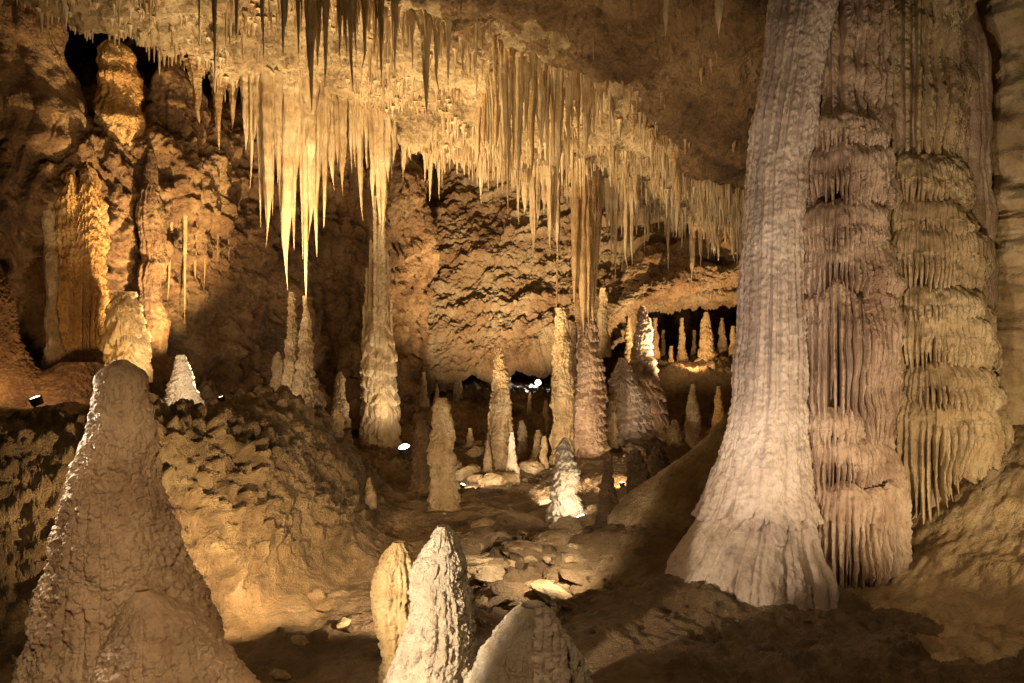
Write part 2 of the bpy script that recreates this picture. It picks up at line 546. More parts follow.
def spire(name, outline, Y, mat, lump=.16, flute=0., nfl=14, tiers=0., ntier=8, jag=.3, beads=0., fine=.006, seed=1,
          depth=1.0, parent=None, lean=0., sink=.12, knob=0., dens=1.0, wander=.32, wig=.35, flare=.3, skirt=None, ripple=0.):
    """a solid of revolution of traced width, roughened with ribs, drip shelves and lumps"""
    o = sorted(outline)
    hpx = o[-1][0] - o[0][0]
    wpx = max(b - a for _, a, b in o)
    nz = int(np.clip(hpx * 1.3 * dens, 40, 620))
    na = int(np.clip(wpx * 3.6 * dens, 28, 560))
    z, cx, r = resample(o, Y, nz)
    zq = (z[0] - z) / r.max()
    wn = lambda k: perlin(np.stack([zq * .55, 0 * zq + k, 0 * zq], -1), seed * 3 + 2) + .4 * perlin(np.stack([zq * 1.7, 0 * zq + k, 0 * zq], -1), seed * 3 + 4)
    cx = cx + wn(.5) * r * wander
    cy = wn(7.5) * r * wander
    r = r * (1 + .6 * wander * wn(4.5))
    r = r * (1 + flare * np.exp(-(np.linspace(1, 0, nz)) * hpx / max(4., .38 * wpx)))
    th = np.linspace(0, 2 * np.pi, na, endpoint=False)
    ct, sn = np.cos(th)[None], np.sin(th)[None]
    R = np.repeat(r[:, None], na, 1)
    q = np.stack([np.repeat(ct * 1.0, nz, 0), np.repeat(sn * 1.0, nz, 0), 0 * R], -1)
    mr = r.max()
    P = np.stack([cx[:, None] + R * ct, Y + cy[:, None] + R * sn * depth, np.repeat(z[:, None], na, 1)], -1)
    s = seed * 13
    d = lump * (R * .6 + mr * .25) * fbm(P * (0.55 / mr), 4, s, .55)
    zz = (z[0] - z)[:, None] / mr
    if flute or tiers:
        wq = np.concatenate([q[..., :2] * nfl * .13, np.repeat(zz[..., None] * wig, na, 1)], -1)
        ph = th[None] * round(nfl / 2) + fbm(wq, 3, s + 3) * 1.6
        fl = np.maximum(np.abs(np.cos(ph)), .8 * np.abs(np.cos(ph * 1.63 + 1.3)))
    if flute:
        mask = .45 + .75 * sstep(-.25, .35, fbm(P * (.9 / mr), 2, s + 5))
        d = d + flute * R * (fl - .72) * mask
    if tiers:
        T = (z[0] - z[-1]) / ntier
        low = fbm(np.concatenate([q[..., :2] * .9, np.repeat(zz[..., None] * .5, na, 1)], -1), 3, s + 7)
        sh = (z[0] - P[..., 2]) / T + low * .9 - jag * fl
        fr = sh - np.floor(sh)
        key = np.floor(sh).astype(np.int64) & 0xffff
        hh = .45 + .75 * ((_hash(key, key * 0, key * 0, seed) % 101) / 101.)
        prof = sstep(0, .75, fr) * (1 - sstep(.86, 1, fr))
        d = d + 1.5 * tiers * (R * .75 + mr * .12) * hh * (prof - .5) + tiers * R * .75 * (fl - .75) * fr
    if skirt:
        zb = (CY - skirt[0]) / F * Y - skirt[1] / F * Y * (fl - .5) - skirt[1] / F * Y * fbm(q * 2.2, 2, s + 41)
        d = d + skirt[2] * mr * sstep(-.012, .012, P[..., 2] - zb) * np.exp(-np.maximum(P[..., 2] - zb, 0) * 2.2)
    if ripple:
        d = d + ripple * ridged(P * np.array([5, 5, 15]) + fbm(P * 2, 2, s + 43)[..., None] * 1.2, 4, s + 45, .6)
    if beads:
        w1, _ = worley(P * (1.0 / beads), s + 11)
        d = d + (.55 - w1) * beads * .55 * np.minimum(1, R / (beads * 1.2))
    if knob:
        d = d + knob * R * np.clip(ridged(P * (1.3 / mr), 4, s + 17), -.6, 1)
    d = d + fine * fbm(P * 30, 4, s + 13, .65) * np.minimum(1, R / (.4 * mr))
    d = np.maximum(d, -.7 * R)
    P[..., 0] += d * ct
    P[..., 1] += d * sn * depth
    # close tip and foot
    tip = P[0].mean(0) + np.array([0, 0, (z[0] - z[1]) * .6])
    foot = P[-1].mean(0)
    foot[2] -= sink
    low = P[-1].copy()
    low[:, 2] -= sink
    V = np.concatenate([P.reshape(-1, 3), low, [tip, foot]])
    q4 = grid_faces(nz + 1, na, True)
    it, ib = len(V) - 2, len(V) - 1
    a = np.arange(na)
    t1 = np.stack([np.roll(a, -1), a, np.full(na, it)], -1)
    b = nz * na + a
    t2 = np.stack([b, np.roll(b, -1), np.full(na, ib)], -1)
    loc = (float(cx[-1]), float(Y), float(z[-1]))
    return link_mesh(name, V, [q4[:, ::-1], t1, t2], mat, loc, parent)


def curtain(name, py0, py1, xl, xr, Y, mat, nfl=26, drip=30, slant=0., parent=None, seed=1, shelf=.2, wav=.5, amp=.16, top_in=.62, bulge=.06, sags=0., dp=.75):
    """a drapery tier: rounded shelf on top, hanging ribs below, each rib ending at its own height"""
    if nfl >= 40:
        nfl, drip = int(nfl * 1.3), drip * 1.25
    na = int(max(120, (xr - xl) * 6))
    hpx = py1 - py0
    ns, nd_, nb = max(14, int(hpx * .22)), int(max(40, hpx * 1.25)), 8
    th = np.linspace(0, 2 * np.pi, na, endpoint=False)
    ct, sn = np.cos(th), np.sin(th)
    Rm = (xr - xl) / 2 / F * Y * .95
    cx = ((xl + xr) / 2 - 2 - CX) / F * Y
    z0, z1 = (CY - py0) / F * Y, (CY - py1) / F * Y
    H = z0 - z1
    s = seed * 17

    def fl_at(zn):   # zn (n,) 0..1 downward
        wq = np.stack(np.broadcast_arrays(ct[None] * nfl * .11, sn[None] * nfl * .11, (zn * H / Rm * wav)[:, None]), -1)
        ph = th[None] * round(nfl / 2) + fbm(wq, 3, s) * 1.7
        a = np.abs(np.cos(ph))
        b = np.abs(np.cos(ph * 1.41 + .9 + fbm(wq * 1.7, 2, s + 5) * 1.2))
        return np.maximum(a ** .8, .62 * b)
    # height of each rib's end
    fe = fl_at(np.array([1.0]))[0]
    wq = np.stack([ct * nfl * .3, sn * nfl * .3, 0 * ct], -1)
    L = 1 - (drip / hpx) * (1 - sstep(.3, .95, fe)) * .8 - (drip / hpx) * .9 * np.clip(.1 + perlin(wq, s + 9), 0, 1)
    L = L + slant / hpx * ct
    lowtop = fbm(np.stack([ct * 1.6, sn * 1.6, 0 * ct], -1), 3, s + 21)
    rows = []
    for k in range(ns):            # shelf
        t = k / ns
        rr = top_in - .10 + (1.1 - top_in) * math.sin(t * math.pi / 2) ** 1.3
        zz = shelf * (1 - math.cos(t * math.pi / 2))
        rows.append((rr, zz, t * .5, 0))
    for k in range(nd_):
        t = k / (nd_ - 1)
        rows.append((1 + bulge * math.sin(t * math.pi) - .05 * t, shelf + (1 - shelf) * t, .5 + .5 * min(1, t * 3), 1))
    for k in range(1, nb + 1):
        t = k / nb
        rows.append((.95 - .36 * t, 1 - .10 * t * drip / hpx, 1, 1))
    rows = np.array(rows)
    fl = fl_at(rows[:, 1])
    zloc = rows[:, 1][:, None] * np.where(rows[:, 1][:, None] > shelf, shelf / np.maximum(rows[:, 1][:, None], 1e-3) + (L[None] - shelf) * ((rows[:, 1][:, None] - shelf) / (1 - shelf)) / np.maximum(rows[:, 1][:, None], 1e-3), 1.0)
    R = Rm * (rows[:, 0][:, None] - amp * rows[:, 2][:, None] * (1 - fl))
    if sags:
        R = R + Rm * sags * np.cos(zloc * H / (Rm * .42) * 6.28 + lowtop[None] * 4) * .5
    P = np.stack([cx + R * ct[None], Y + R * sn[None] * dp, z0 - zloc * H + lowtop[None] * H * .10 * (1 - rows[:, 1][:, None])], -1)
    dd = fbm(P * 3.2, 4, s + 31) * .09 * np.sqrt(np.maximum(Rm, .1)) + fbm(P * 26, 3, s + 37, .65) * .012
    P[..., 0] += dd * ct
    P[..., 1] += dd * sn
    h = len(rows)
    V = np.concatenate([P.reshape(-1, 3), [P[0].mean(0)], [P[-1].mean(0)]])
    a = np.arange(na)
    t1 = np.stack([np.roll(a, -1), a, np.full(na, h * na)], -1)
    b = (h - 1) * na + a
    t2 = np.stack([b, np.roll(b, -1), np.full(na, h * na + 1)], -1)
    return link_mesh(name, V, [grid_faces(h, na, True, True), t1, t2], mat, (cx, Y, z1), parent)


# ------- the great column on the right
gc = bpy.data.objects.new('cave_column', None)
COL.objects.link(gc)
gc.location = (1.75, 5.1, -1.6)
tag(gc, 'huge pale cave column with flared foot and tiers of draped flowstone', 'cave column')
G = dict(parent=gc, wander=0.03, flare=0)
spire('shaft', [(-150, 786, 850), (-20, 774, 836), (60, 766, 822), (120, 755, 812), (170, 748, 806), (250, 744, 804), (330, 743, 804), (400, 740, 804), (450, 729, 804), (490, 720, 805), (515, 708, 808), (535, 692, 812), (555, 675, 818), (575, 664, 824), (592, 662, 828), (612, 670, 832), (640, 684, 832)],
      4.95, M['pale'], .16, .20, 21, fine=.010, seed=3, knob=.03, wig=.05, skirt=(508, 22, .10), ripple=.006, **G)
spire('core', [(-150, 790, 972), (0, 790, 972), (160, 788, 976), (300, 790, 986), (420, 790, 988), (500, 796, 955), (560, 805, 905)], 5.42, M['drape'], .2, .16, 46, seed=5, depth=.5, wig=.12, **G)
spire('buttress', [(398, 736, 752), (430, 716, 756), (455, 694, 758), (478, 668, 760), (500, 640, 764), (520, 616, 770)], 6.4, M['mite'], .2, .16, 12, fine=.02, seed=6, knob=.1, **G)
T = lambda *a, **k: curtain('drapery', *a, parent=gc, **k)
DR, OL = M['drape'], M['olive']
T(-160, 152, 782, 900, 5.22, DR, nfl=26, drip=40, seed=1, amp=.34, wav=.10, shelf=.02, top_in=.9)
T(120, 164, 790, 886, 5.08, DR, nfl=46, drip=22, seed=8, shelf=.4, amp=.22, top_in=.74)
T(148, 212, 778, 896, 5.08, DR, nfl=52, drip=28, seed=2, shelf=.42, amp=.22, top_in=.76)
T(206, 262, 782, 892, 5.05, DR, nfl=52, drip=24, seed=31, shelf=.45, amp=.22, top_in=.74)
T(240, 300, 776, 900, 5.07, DR, nfl=54, drip=30, seed=3, shelf=.42, amp=.22, top_in=.76)
T(286, 460, 778, 900, 5.05, DR, nfl=40, drip=110, seed=4, shelf=.10, amp=.30, wav=.2, top_in=.74)
T(406, 450, 800, 866, 4.92, DR, nfl=36, drip=20, seed=9, shelf=.42, amp=.22, top_in=.7)
T(434, 490, 786, 890, 4.96, DR, nfl=48, drip=28, seed=5, shelf=.42, amp=.22, top_in=.74)
T(446, 512, 826, 908, 4.98, DR, nfl=40, drip=28, seed=6, shelf=.42, amp=.22, top_in=.7)
T(474, 584, 782, 908, 4.97, DR, nfl=44, drip=60, seed=7, shelf=.32, amp=.26, wav=.3, top_in=.78)
T(-160, 196, 862, 972, 5.22, OL, nfl=24, drip=70, seed=11, amp=.36, wav=.10, shelf=.02, top_in=.9, dp=.6)
T(160, 214, 862, 974, 5.18, OL, nfl=52, drip=22, seed=12, shelf=.45, amp=.22, top_in=.78, dp=.6)
T(200, 250, 868, 978, 5.16, OL, nfl=52, drip=20, seed=13, shelf=.48, amp=.22, top_in=.78, dp=.6)
T(230, 296, 858, 988, 5.17, OL, nfl=58, drip=26, seed=14, shelf=.42, amp=.22, top_in=.78, dp=.6)
T(286, 326, 866, 990, 5.14, OL, nfl=54, drip=18, seed=15, shelf=.5, amp=.22, top_in=.78, dp=.6)
T(306, 372, 856, 1000, 5.16, OL, nfl=60, drip=26, seed=16, shelf=.45, amp=.22, top_in=.8, dp=.6)
T(362, 408, 864, 1003, 5.13, OL, nfl=58, drip=20, seed=19, shelf=.48, amp=.22, top_in=.8, dp=.6)
T(392, 494, 858, 1010, 5.16, OL, nfl=48, drip=60, slant=-46, seed=17, shelf=.22, amp=.30, top_in=.8, wav=.3, dp=.6)

# ------- stalagmites
def mite(label, outline, Y, mat='mite', cat='stalagmite', group=None, name='stalagmite', **k):
    if Y > 6 and cat == 'stalagmite':
        k['tiers'] = min(.16, max(.11, k.get('tiers', 0)))
        k['beads'] = k.get('beads') or .035
        k['jag'] = min(.25, k.get('jag', .25))
        k['ntier'] = int(1.5 * k.get('ntier', 6))
        k['flute'] = max(.12, k.get('flute', 0))
        k['dens'] = max(1.5, k.get('dens', 1))
    return tag(spire(name, outline, Y, M[mat], **k), label, cat, group)


big = mite('large bumpy stalagmite with wide skirted base in the lower left corner',
     [(360, 117, 124), (363, 111, 132), (368, 103, 140), (376, 97, 146), (392, 96, 146), (412, 94, 150), (432, 91, 154), (452, 84, 156), (480, 76, 158), (510, 67, 165), (540, 57, 174), (570, 50, 181), (600, 42, 193), (640, 36, 208), (700, 32, 220), (730, 30, 224)],
     3.35, 'warm', lump=.2, flute=.05, nfl=26, tiers=.022, ntier=10, jag=.3, fine=.014, seed=21, knob=.015, ripple=.004, wander=.12, flare=.05)
spire('flowstone_lobe', [(590, 138, 146), (600, 128, 160), (616, 120, 178), (640, 112, 194), (665, 106, 208), (700, 100, 220), (730, 98, 226)], 3.06, M['warm'], .15, .06, 24, fine=.012, seed=22, parent=big, knob=.03)
mite('yellow fluted stalagmite, shorter one of the pair in the foreground', [(542, 394, 404), (548, 389, 409), (562, 381, 415), (590, 374, 420), (620, 376, 420), (650, 381, 416), (672, 382, 418), (690, 378, 424)],
     3.55, 'amber', lump=.2, flute=.24, nfl=13, tiers=.05, ntier=4, jag=.8, fine=.012, seed=23, wander=.12, wig=.25)
mite('creamy white knobbly stalagmite, taller one of the pair in the foreground', [(526, 438, 450), (532, 432, 455), (548, 425, 462), (565, 417, 467), (600, 416, 470), (622, 412, 472), (645, 402, 476), (690, 388, 482), (740, 376, 492)],
     3.3, 'white', lump=.32, flute=.12, nfl=18, tiers=.06, ntier=7, jag=.5, beads=.018, fine=.012, seed=24, wander=.14)
br = mite('pinkish rounded stalagmite with ribbed crest at the bottom edge', [(604, 520, 546), (612, 510, 553), (630, 497, 562), (650, 488, 570), (683, 480, 580), (730, 470, 592)],
     2.9, 'white', lump=.2, flute=.2, nfl=15, fine=.012, seed=25, knob=.08, wander=.1)
for px, py, w, h in ((538, 606, 7, 70), (548, 613, 7, 70), (556, 622, 7, 70), (563, 637, 7, 60)):
    spire('rib', [(py, px - w * .3, px + w * .3), (py + 8, px - w * .6, px + w * .6), (py + h, px - w * 1.1, px + w * 1.1)], 2.72, M['pale'], .1, 0, seed=26 + px, parent=br)
mite('dark pillar shaped stalagmite standing in the middle of the cave floor', [(398, 437, 445), (406, 434, 449), (425, 432, 452), (455, 430, 454), (485, 430, 455), (512, 428, 459)], 7.4, 'mite', lump=.14, flute=.14, nfl=9, seed=31)
mite('slim brown stalagmite just behind the dark pillar', [(420, 418, 424), (435, 414, 429), (460, 412, 431), (495, 410, 433)], 8.2, 'dark', lump=.2, flute=.14, nfl=9, seed=32)
mite('slender beaded stalagmite tapering to a point against the back wall', [(348, 498, 502), (362, 495, 505), (385, 492, 508), (415, 490, 511), (445, 488, 513), (474, 486, 516)], 9.4, 'mite', lump=.16, beads=.045, tiers=.08, ntier=14, seed=33)
c6 = mite('tiered golden cave column tapering up into a bundle of stone tubes', [(226, 377, 383), (262, 375, 385), (300, 373, 387), (324, 371, 389), (334, 366, 392), (344, 363, 394), (372, 362, 396), (405, 361, 397), (446, 360, 399)],
     10.6, 'tite', cat='cave column', name='cave_column', lump=.14, tiers=.16, ntier=15, jag=.3, nfl=16, flute=.12, seed=34, dens=1.7, wander=.12, flare=0)
for px, w, t, b in ((367, 2.6, 268, 345), (371, 2.6, 240, 340), (375, 2.4, 196, 345), (379, 3.0, 206, 340), (383, 2.8, 190, 345), (387, 2.6, 250, 340), (391, 2.2, 300, 345), (364, 2.2, 305, 345)):
    spire('tube', [(t, px - w * .5, px + w * .5), (t + 30, px - w * .8, px + w * .8), (b, px - w * 1.1, px + w * 1.1)], 10.48 + (px * 7 % 5) * .06, M['tite'], .3, .2, 6, tiers=.12, ntier=9, seed=px, parent=c6, dens=1.8)
mite('thin knobbly column rising under the stalactite curtain, the left of two', [(292, 289, 293), (310, 288, 295), (345, 286, 296), (380, 283, 298), (402, 280, 300)], 8.6, 'mite', lump=.3, tiers=.14, ntier=9, seed=36, dens=1.6)
mite('thin knobbly column with a spreading foot under the curtain, the right of two', [(296, 303, 307), (320, 301, 310), (350, 300, 312), (385, 298, 316), (402, 295, 320), (424, 292, 324)], 8.5, 'mite', lump=.3, tiers=.14, ntier=9, seed=37, dens=1.6)
mite('bright cream stalagmite glowing beside a hidden lamp on the mid floor', [(438, 563, 568), (448, 558, 572), (465, 555, 576), (490, 553, 578), (515, 552, 581)], 7.2, 'white', lump=.14, tiers=.16, ntier=6, flute=.1, nfl=10, seed=38, dens=1.5)
mite('tall fluted stalagmite reaching up to a stalactite, orange at its foot', [(312, 586, 594), (330, 581, 598), (360, 577, 601), (400, 572, 607), (440, 568, 610), (478, 566, 613)], 9.6, 'drape', lump=.14, tiers=.16, ntier=12, flute=.12, nfl=14, jag=.35, seed=39, dens=1.4)
mite('narrow stone column leaning beside the tall fluted stalagmite', [(308, 556, 566), (340, 554, 571), (380, 553, 572), (420, 553, 572), (450, 552, 574), (476, 550, 576)], 9.4, 'olive', lump=.14, flute=.2, nfl=9, seed=40, dens=1.4)
mite('pointed pale stalagmite rising behind a frosted cone', [(306, 640, 645), (318, 636, 649), (340, 633, 652), (370, 631, 654), (400, 628, 656)], 11.6, 'pale', lump=.14, beads=.06, tiers=.1, ntier=9, seed=41, dens=1.6)
mite('frosted cone shaped stalagmite with dripping shelves', [(358, 619, 625), (370, 614, 631), (392, 609, 640), (420, 606, 645), (452, 603, 648)], 10.6, 'pale', lump=.2, tiers=.22, ntier=8, jag=.4, nfl=14, seed=42, dens=1.6)
mite('squat lumpy flowstone mound at the foot of the pointed pale stalagmite', [(380, 632, 654), (392, 626, 662), (415, 622, 666), (450, 618, 672)], 10.8, 'drape', cat='flowstone mound', name='flowstone_mound', lump=.2, tiers=.2, ntier=5, jag=.4, nfl=16, seed=43, dens=1.6)
mite('small smooth cone stalagmite near the great column', [(384, 691, 695), (400, 688, 698), (420, 686, 700), (446, 683, 703)], 10.4, 'mite', lump=.12, flute=.05, seed=44, dens=1.6)
mite('tiny orange stalagmite close beside the foot of the great column', [(386, 717, 720), (400, 715, 722), (430, 712, 725)], 10.2, 'orange', lump=.15, seed=45, dens=1.6)
mite('little stub stalagmite between the frosted cone and the small smooth cone', [(420, 672, 677), (430, 669, 680), (450, 667, 683)], 10.2, 'mite', lump=.2, seed=46, dens=1.6)
for px, t, w, b, Y, lab in ((663, 330, 6, 364, 17.0, 'small dim stalagmite between the thin yellow one and the shortest stub on the far ledge'), (694, 330, 7, 366, 17.2, 'small dim stalagmite between the slim one and the widest cone on the far ledge'), (714, 334, 6, 366, 17.0, 'small dim stalagmite between the widest cone and the sharp one on the far ledge'), (655, 318, 9, 362, 15.2, 'thin yellow stalagmite beside the pointed pale one in the far right chamber'), (682, 318, 9, 362, 15.6, 'slim stalagmite alone on the far chamber ledge'),
                          (706, 312, 17, 366, 15.2, 'widest cone stalagmite on the far chamber ledge'), (722, 318, 11, 366, 15.8, 'sharp stalagmite right of the widest cone on the far ledge'),
                          (733, 326, 10, 366, 15.4, 'last far ledge stalagmite, half hidden by the great column'), (671, 346, 7, 364, 15.3, 'shortest stub stalagmite on the far chamber ledge')):
    mite(lab, [(t, px - 1.5, px + 1.5), (t + 12, px - w * .26, px + w * .26), (b, px - w * .55, px + w * .55)], Y, 'olive', lump=.25, tiers=.14, ntier=6, seed=px, dens=2, group='stalagmites on the far chamber ledge')
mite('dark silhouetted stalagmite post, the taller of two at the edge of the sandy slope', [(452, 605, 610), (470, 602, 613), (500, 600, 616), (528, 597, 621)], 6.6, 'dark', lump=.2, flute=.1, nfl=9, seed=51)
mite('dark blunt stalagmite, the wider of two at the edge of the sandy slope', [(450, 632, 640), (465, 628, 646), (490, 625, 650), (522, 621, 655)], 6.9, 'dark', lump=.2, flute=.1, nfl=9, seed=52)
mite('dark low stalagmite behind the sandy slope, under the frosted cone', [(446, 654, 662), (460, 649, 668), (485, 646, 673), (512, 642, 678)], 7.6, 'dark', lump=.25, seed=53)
mite('small brilliantly lit tiered stalagmite on the left terrace', [(355, 177, 184), (366, 174, 188), (380, 171, 191), (402, 168, 195)], 8.2, 'white', lump=.12, tiers=.22, ntier=5, nfl=12, seed=54, dens=1.8)
mite('lit orange flowstone stack behind the large lower left stalagmite', [(292, 118, 134), (306, 110, 139), (330, 107, 143), (372, 104, 147)], 8.3, 'amber', cat='flowstone stack', name='flowstone_stack', lump=.12, tiers=.26, ntier=5, jag=.4, nfl=18, seed=55, dens=1.6, flare=0, wander=.1)
for px, t, w, b, Y, lab in ((337, 408, 14, 446, 8.0, 'small blunt stalagmite in the shade right of the mound crest'), (369, 478, 8, 496, 7.1, 'tiny pale stub stalagmite at the right end of the mound'),
                            (278, 352, 12, 402, 9.2, 'short rough stalagmite left of the two thin columns'), (340, 372, 12, 420, 9.8, 'rough stalagmite in shade left of the tiered column'),
                            (458, 372, 8, 404, 13.4, 'far dim stalagmite under the overhang left of the beaded one'), (522, 420, 9, 456, 10.2, 'knobby stub stalagmite right of the beaded one'),
                            (538, 430, 10, 462, 9.8, 'low stub stalagmite left of the leaning narrow column'), (470, 428, 9, 462, 10.4, 'pale stub stalagmite between the dark pillar and the beaded one'), (546, 400, 6, 440, 10.6, 'thin far stub stalagmite beside the leaning narrow column')):
    mite(lab, [(t, px - w * .15, px + w * .15), (t + 7, px - w * .35, px + w * .35), (b, px - w * .6, px + w * .6)], Y, 'mite', lump=.3, tiers=.15, ntier=4, seed=px + 3, dens=1.6)

for px, t, w, b, Y, mt, lab in ((574, 322, 9, 470, 10.0, 'drape', 'slim ribbed column squeezed between the leaning narrow column and the tall fluted stalagmite'), (603, 288, 11, 350, 12.4, 'tite', 'stout tiered column end hanging lit behind the tall fluted stalagmite'),
                            (612, 400, 12, 470, 9.9, 'mite', 'ribbed short stalagmite fused to the right foot of the tall fluted one'), (544, 436, 9, 480, 9.2, 'mite', 'small ribbed stalagmite fused to the left foot of the leaning narrow column'),
                            (629, 318, 8, 366, 12.6, 'olive', 'dim thin stalagmite just left of the pointed pale one'), (512, 432, 8, 470, 9.0, 'white', 'small pale spike fused to the right foot of the beaded stalagmite'),
                            (488, 440, 8, 472, 9.2, 'mite', 'small brown spike fused to the left foot of the beaded stalagmite'), (446, 408, 5, 440, 11.5, 'mite', 'little far spike right behind the dark pillar top'),
                            (530, 392, 6, 430, 12.0, 'mite', 'little far spike between the beaded stalagmite and the narrow column'), (664, 400, 9, 446, 10.9, 'pale', 'pale spike fused to the right side of the squat lumpy mound'),
                            (424, 372, 6, 400, 12.6, 'mite', 'little far spike under the overhang beside the tiered column'), (437, 384, 5, 406, 13.0, 'mite', 'smallest far spike under the overhang beside the tiered column')):
    mite(lab, [(t, px - w * .18, px + w * .18), (t + 10, px - w * .32, px + w * .32), (b, px - w * .6, px + w * .6)], Y, mt, lump=.28, tiers=.12, ntier=7, seed=px + 9, dens=1.7)

# ------- left wall columns and draperies
mite('slim wall column in a dark recess at far left', [(190, 44, 52), (215, 42, 56), (240, 44, 56), (300, 46, 57), (345, 44, 60), (385, 38, 66)], 8.5, 'mite', cat='cave column', name='cave_column', lump=.2, flute=.2, nfl=8, seed=61)
tag(curtain('drapery', 170, 398, 56, 108, 8.75, M['orange'], nfl=34, drip=30, seed=62, shelf=.25, amp=.34, wav=.25, sags=.08, top_in=.35), 'broad orange rippled drapery on the left wall', 'drapery')
mite('tall ribbed wall column right of the lit orange flowstone stack', [(150, 148, 152), (190, 141, 162), (230, 140, 164), (300, 142, 163), (350, 140, 166), (402, 134, 172)], 9.2, 'wall', cat='cave column', name='cave_column', lump=.25, flute=.26, nfl=11, seed=63)
mite('brown cone of flowstone at the foot of the left wall, beside the floor lamp', [(362, 66, 90), (378, 50, 110), (395, 38, 128), (420, 28, 142)], 7.9, 'wall', cat='flowstone mound', name='flowstone_mound', lump=.3, flute=.08, seed=64, knob=.16, fine=.04, tiers=.08, ntier=5)
mite('rough brown pillar base at the far left edge', [(250, -46, -10), (290, -44, 2), (340, -44, 14), (380, -48, 26), (412, -52, 36)], 7.4, 'wall', cat='flowstone mound', name='flowstone_mound', lump=.3, flute=.2, nfl=22, seed=65, knob=.14, fine=.04, tiers=.08, ntier=5)


# bulbs in the dark gap above the left wall
def hang_solid(label, outline, Y, mat, cat='stalactite', name='stalactite', **k):
    return tag(spire(name, outline, Y, M[mat], sink=0.1, **k), label, cat)


hang_solid('rounded brown knob of rock in the dark gap under the ceiling', [(42, 106, 120), (48, 99, 127), (75, 96, 132), (100, 98, 136), (122, 98, 142), (150, 106, 134), (175, 114, 126)], 9.3, 'orange', cat='flowstone boss', name='flowstone_boss', lump=.25, flute=.14, nfl=12, seed=71, tiers=.1, ntier=3)
hang_solid('broad brown buttress of rock in the dark gap at far left', [(-10, -40, 40), (40, -30, 56), (80, -30, 70), (120, -30, 80), (150, -26, 66), (185, -10, 36)], 8.9, 'wall', cat='rock buttress', name='rock_buttress', lump=.35, flute=.1, nfl=16, seed=72)
hang_solid('ribbed brown rock lump at the wall top right of the rounded knob', [(58, 166, 182), (85, 154, 192), (110, 150, 200), (135, 150, 200), (160, 160, 190), (185, 170, 180)], 9.9, 'wall', cat='flowstone boss', name='flowstone_boss', lump=.35, flute=.14, nfl=12, seed=73)

# ------------------------------------------------------------------ stalactites
def tite_mesh(name, seed, mat, kind):
    """unit stalactite: z from 0 (root) to -1 (tip), radius 1 at the root"""
    nz, na = 64, 22
    t = np.linspace(0, 1, nz)
    th = np.linspace(0, 2 * np.pi, na, endpoint=False)
    if kind in ('cone', 'fused'):
        r = (1 - t) ** random.uniform(.6, .95) * (.6 + .5 * np.exp(-t * 6)) + .02
    elif kind == 'straw':
        r = .42 + .58 * np.exp(-t * 9) - .30 * t
        r = r * sstep(1.0, .93, t) + .015
    else:
        r = (.80 - .35 * t + .25 * np.exp(-t * 9)) * sstep(1.02, .62, t) + .02
    ct, sn = np.cos(th)[None], np.sin(th)[None]
    q = np.stack([np.repeat(ct, nz, 0), np.repeat(sn, nz, 0), np.repeat(t[:, None] * 3, na, 1)], -1)
    rr = r[:, None] * (1 + .3 * fbm(q * 1.3, 3, seed) + .2 * np.cos(th[None] * 4 + fbm(q, 2, seed + 3) * 4) + .13 * perlin(np.stack([0 * q[..., 0], 0 * q[..., 0], q[..., 2] * 7], -1), seed + 5))
    bend = smooth(np.array([random.uniform(-1, 1) for _ in range(nz)]), 16)
    P = np.stack([rr * ct + .9 * bend[:, None] * t[:, None], rr * sn, np.repeat(.04 - 1.04 * t[:, None], na, 1)], -1)
    V = np.concatenate([P.reshape(-1, 3), [[P[-1, :, 0].mean(), 0, -1.006]]])
    a = (nz - 1) * na + np.arange(na)
    tri = np.stack([a, np.roll(a, -1), np.full(na, nz * na)], -1)
    q4 = grid_faces(nz, na, True, True)
    Vs, Q, Tr = [V], [q4], [tri]
    if kind == 'fused':            # side spikes grown together with the main one
        for _ in range(random.choice((2, 3, 4))):
            v = V.copy()
            k = random.uniform(.4, .75)
            v[:, :2] *= random.uniform(.5, .8)
            v[:, 2] *= k
            an = random.uniform(0, 6.28)
            v[:, 0] += math.cos(an) * random.uniform(.6, 1.3)
            v[:, 1] += math.sin(an) * .6
            n0 = sum(len(x) for x in Vs)
            Vs.append(v)
            Q.append(q4 + n0)
            Tr.append(tri + n0)
    o = link_mesh(name, np.concatenate(Vs), [np.concatenate(Q), np.concatenate(Tr)], mat)
    me = o.data
    bpy.data.objects.remove(o)
    return me


MESH = {}
for mt in ('tite', 'darktite'):
    for kd in ('cone', 'straw', 'tube', 'fused'):
        MESH[mt, kd] = [tite_mesh('stalactite', 900 + 7 * i, M[mt], kd) for i in range(6)]
N_TITE = [0]


def tite(root, length, radius, label, group, mt='tite', kd='cone', cat='stalactite'):
    o = bpy.data.objects.new('stalactite', random.choice(MESH[mt, kd]))
    COL.objects.link(o)
    o.location = root
    o.scale = (radius, radius * random.uniform(.8, 1.2), length)
    o.rotation_euler = (random.uniform(-.02, .02), random.uniform(-.02, .02), random.uniform(0, 6.28))
    tag(o, label, cat, group)
    N_TITE[0] += 1
    return o


def tite_px(px, t, tip, w, label, group, mt='tite', kd='cone', Y=None, lo=1.5, hi=8.0):
    if Y is None:
        p = ceil_hit(px, t, lo, hi)
        Y = p[1]
        root = np.array([(px - CX) / F * Y, Y, max(p[2], (CY - t) / F * Y) + .03])
    else:
        root = W(px, t, Y)
    L = root[2] - (CY - tip) / F * Y
    return tite(root, L, w / 2 / F * Y * 1.15, label, group, mt, kd)


CURT = 'stalactites of the big hanging curtain'
LC = 'long pale stalactite in the big crowded curtain left of centre'
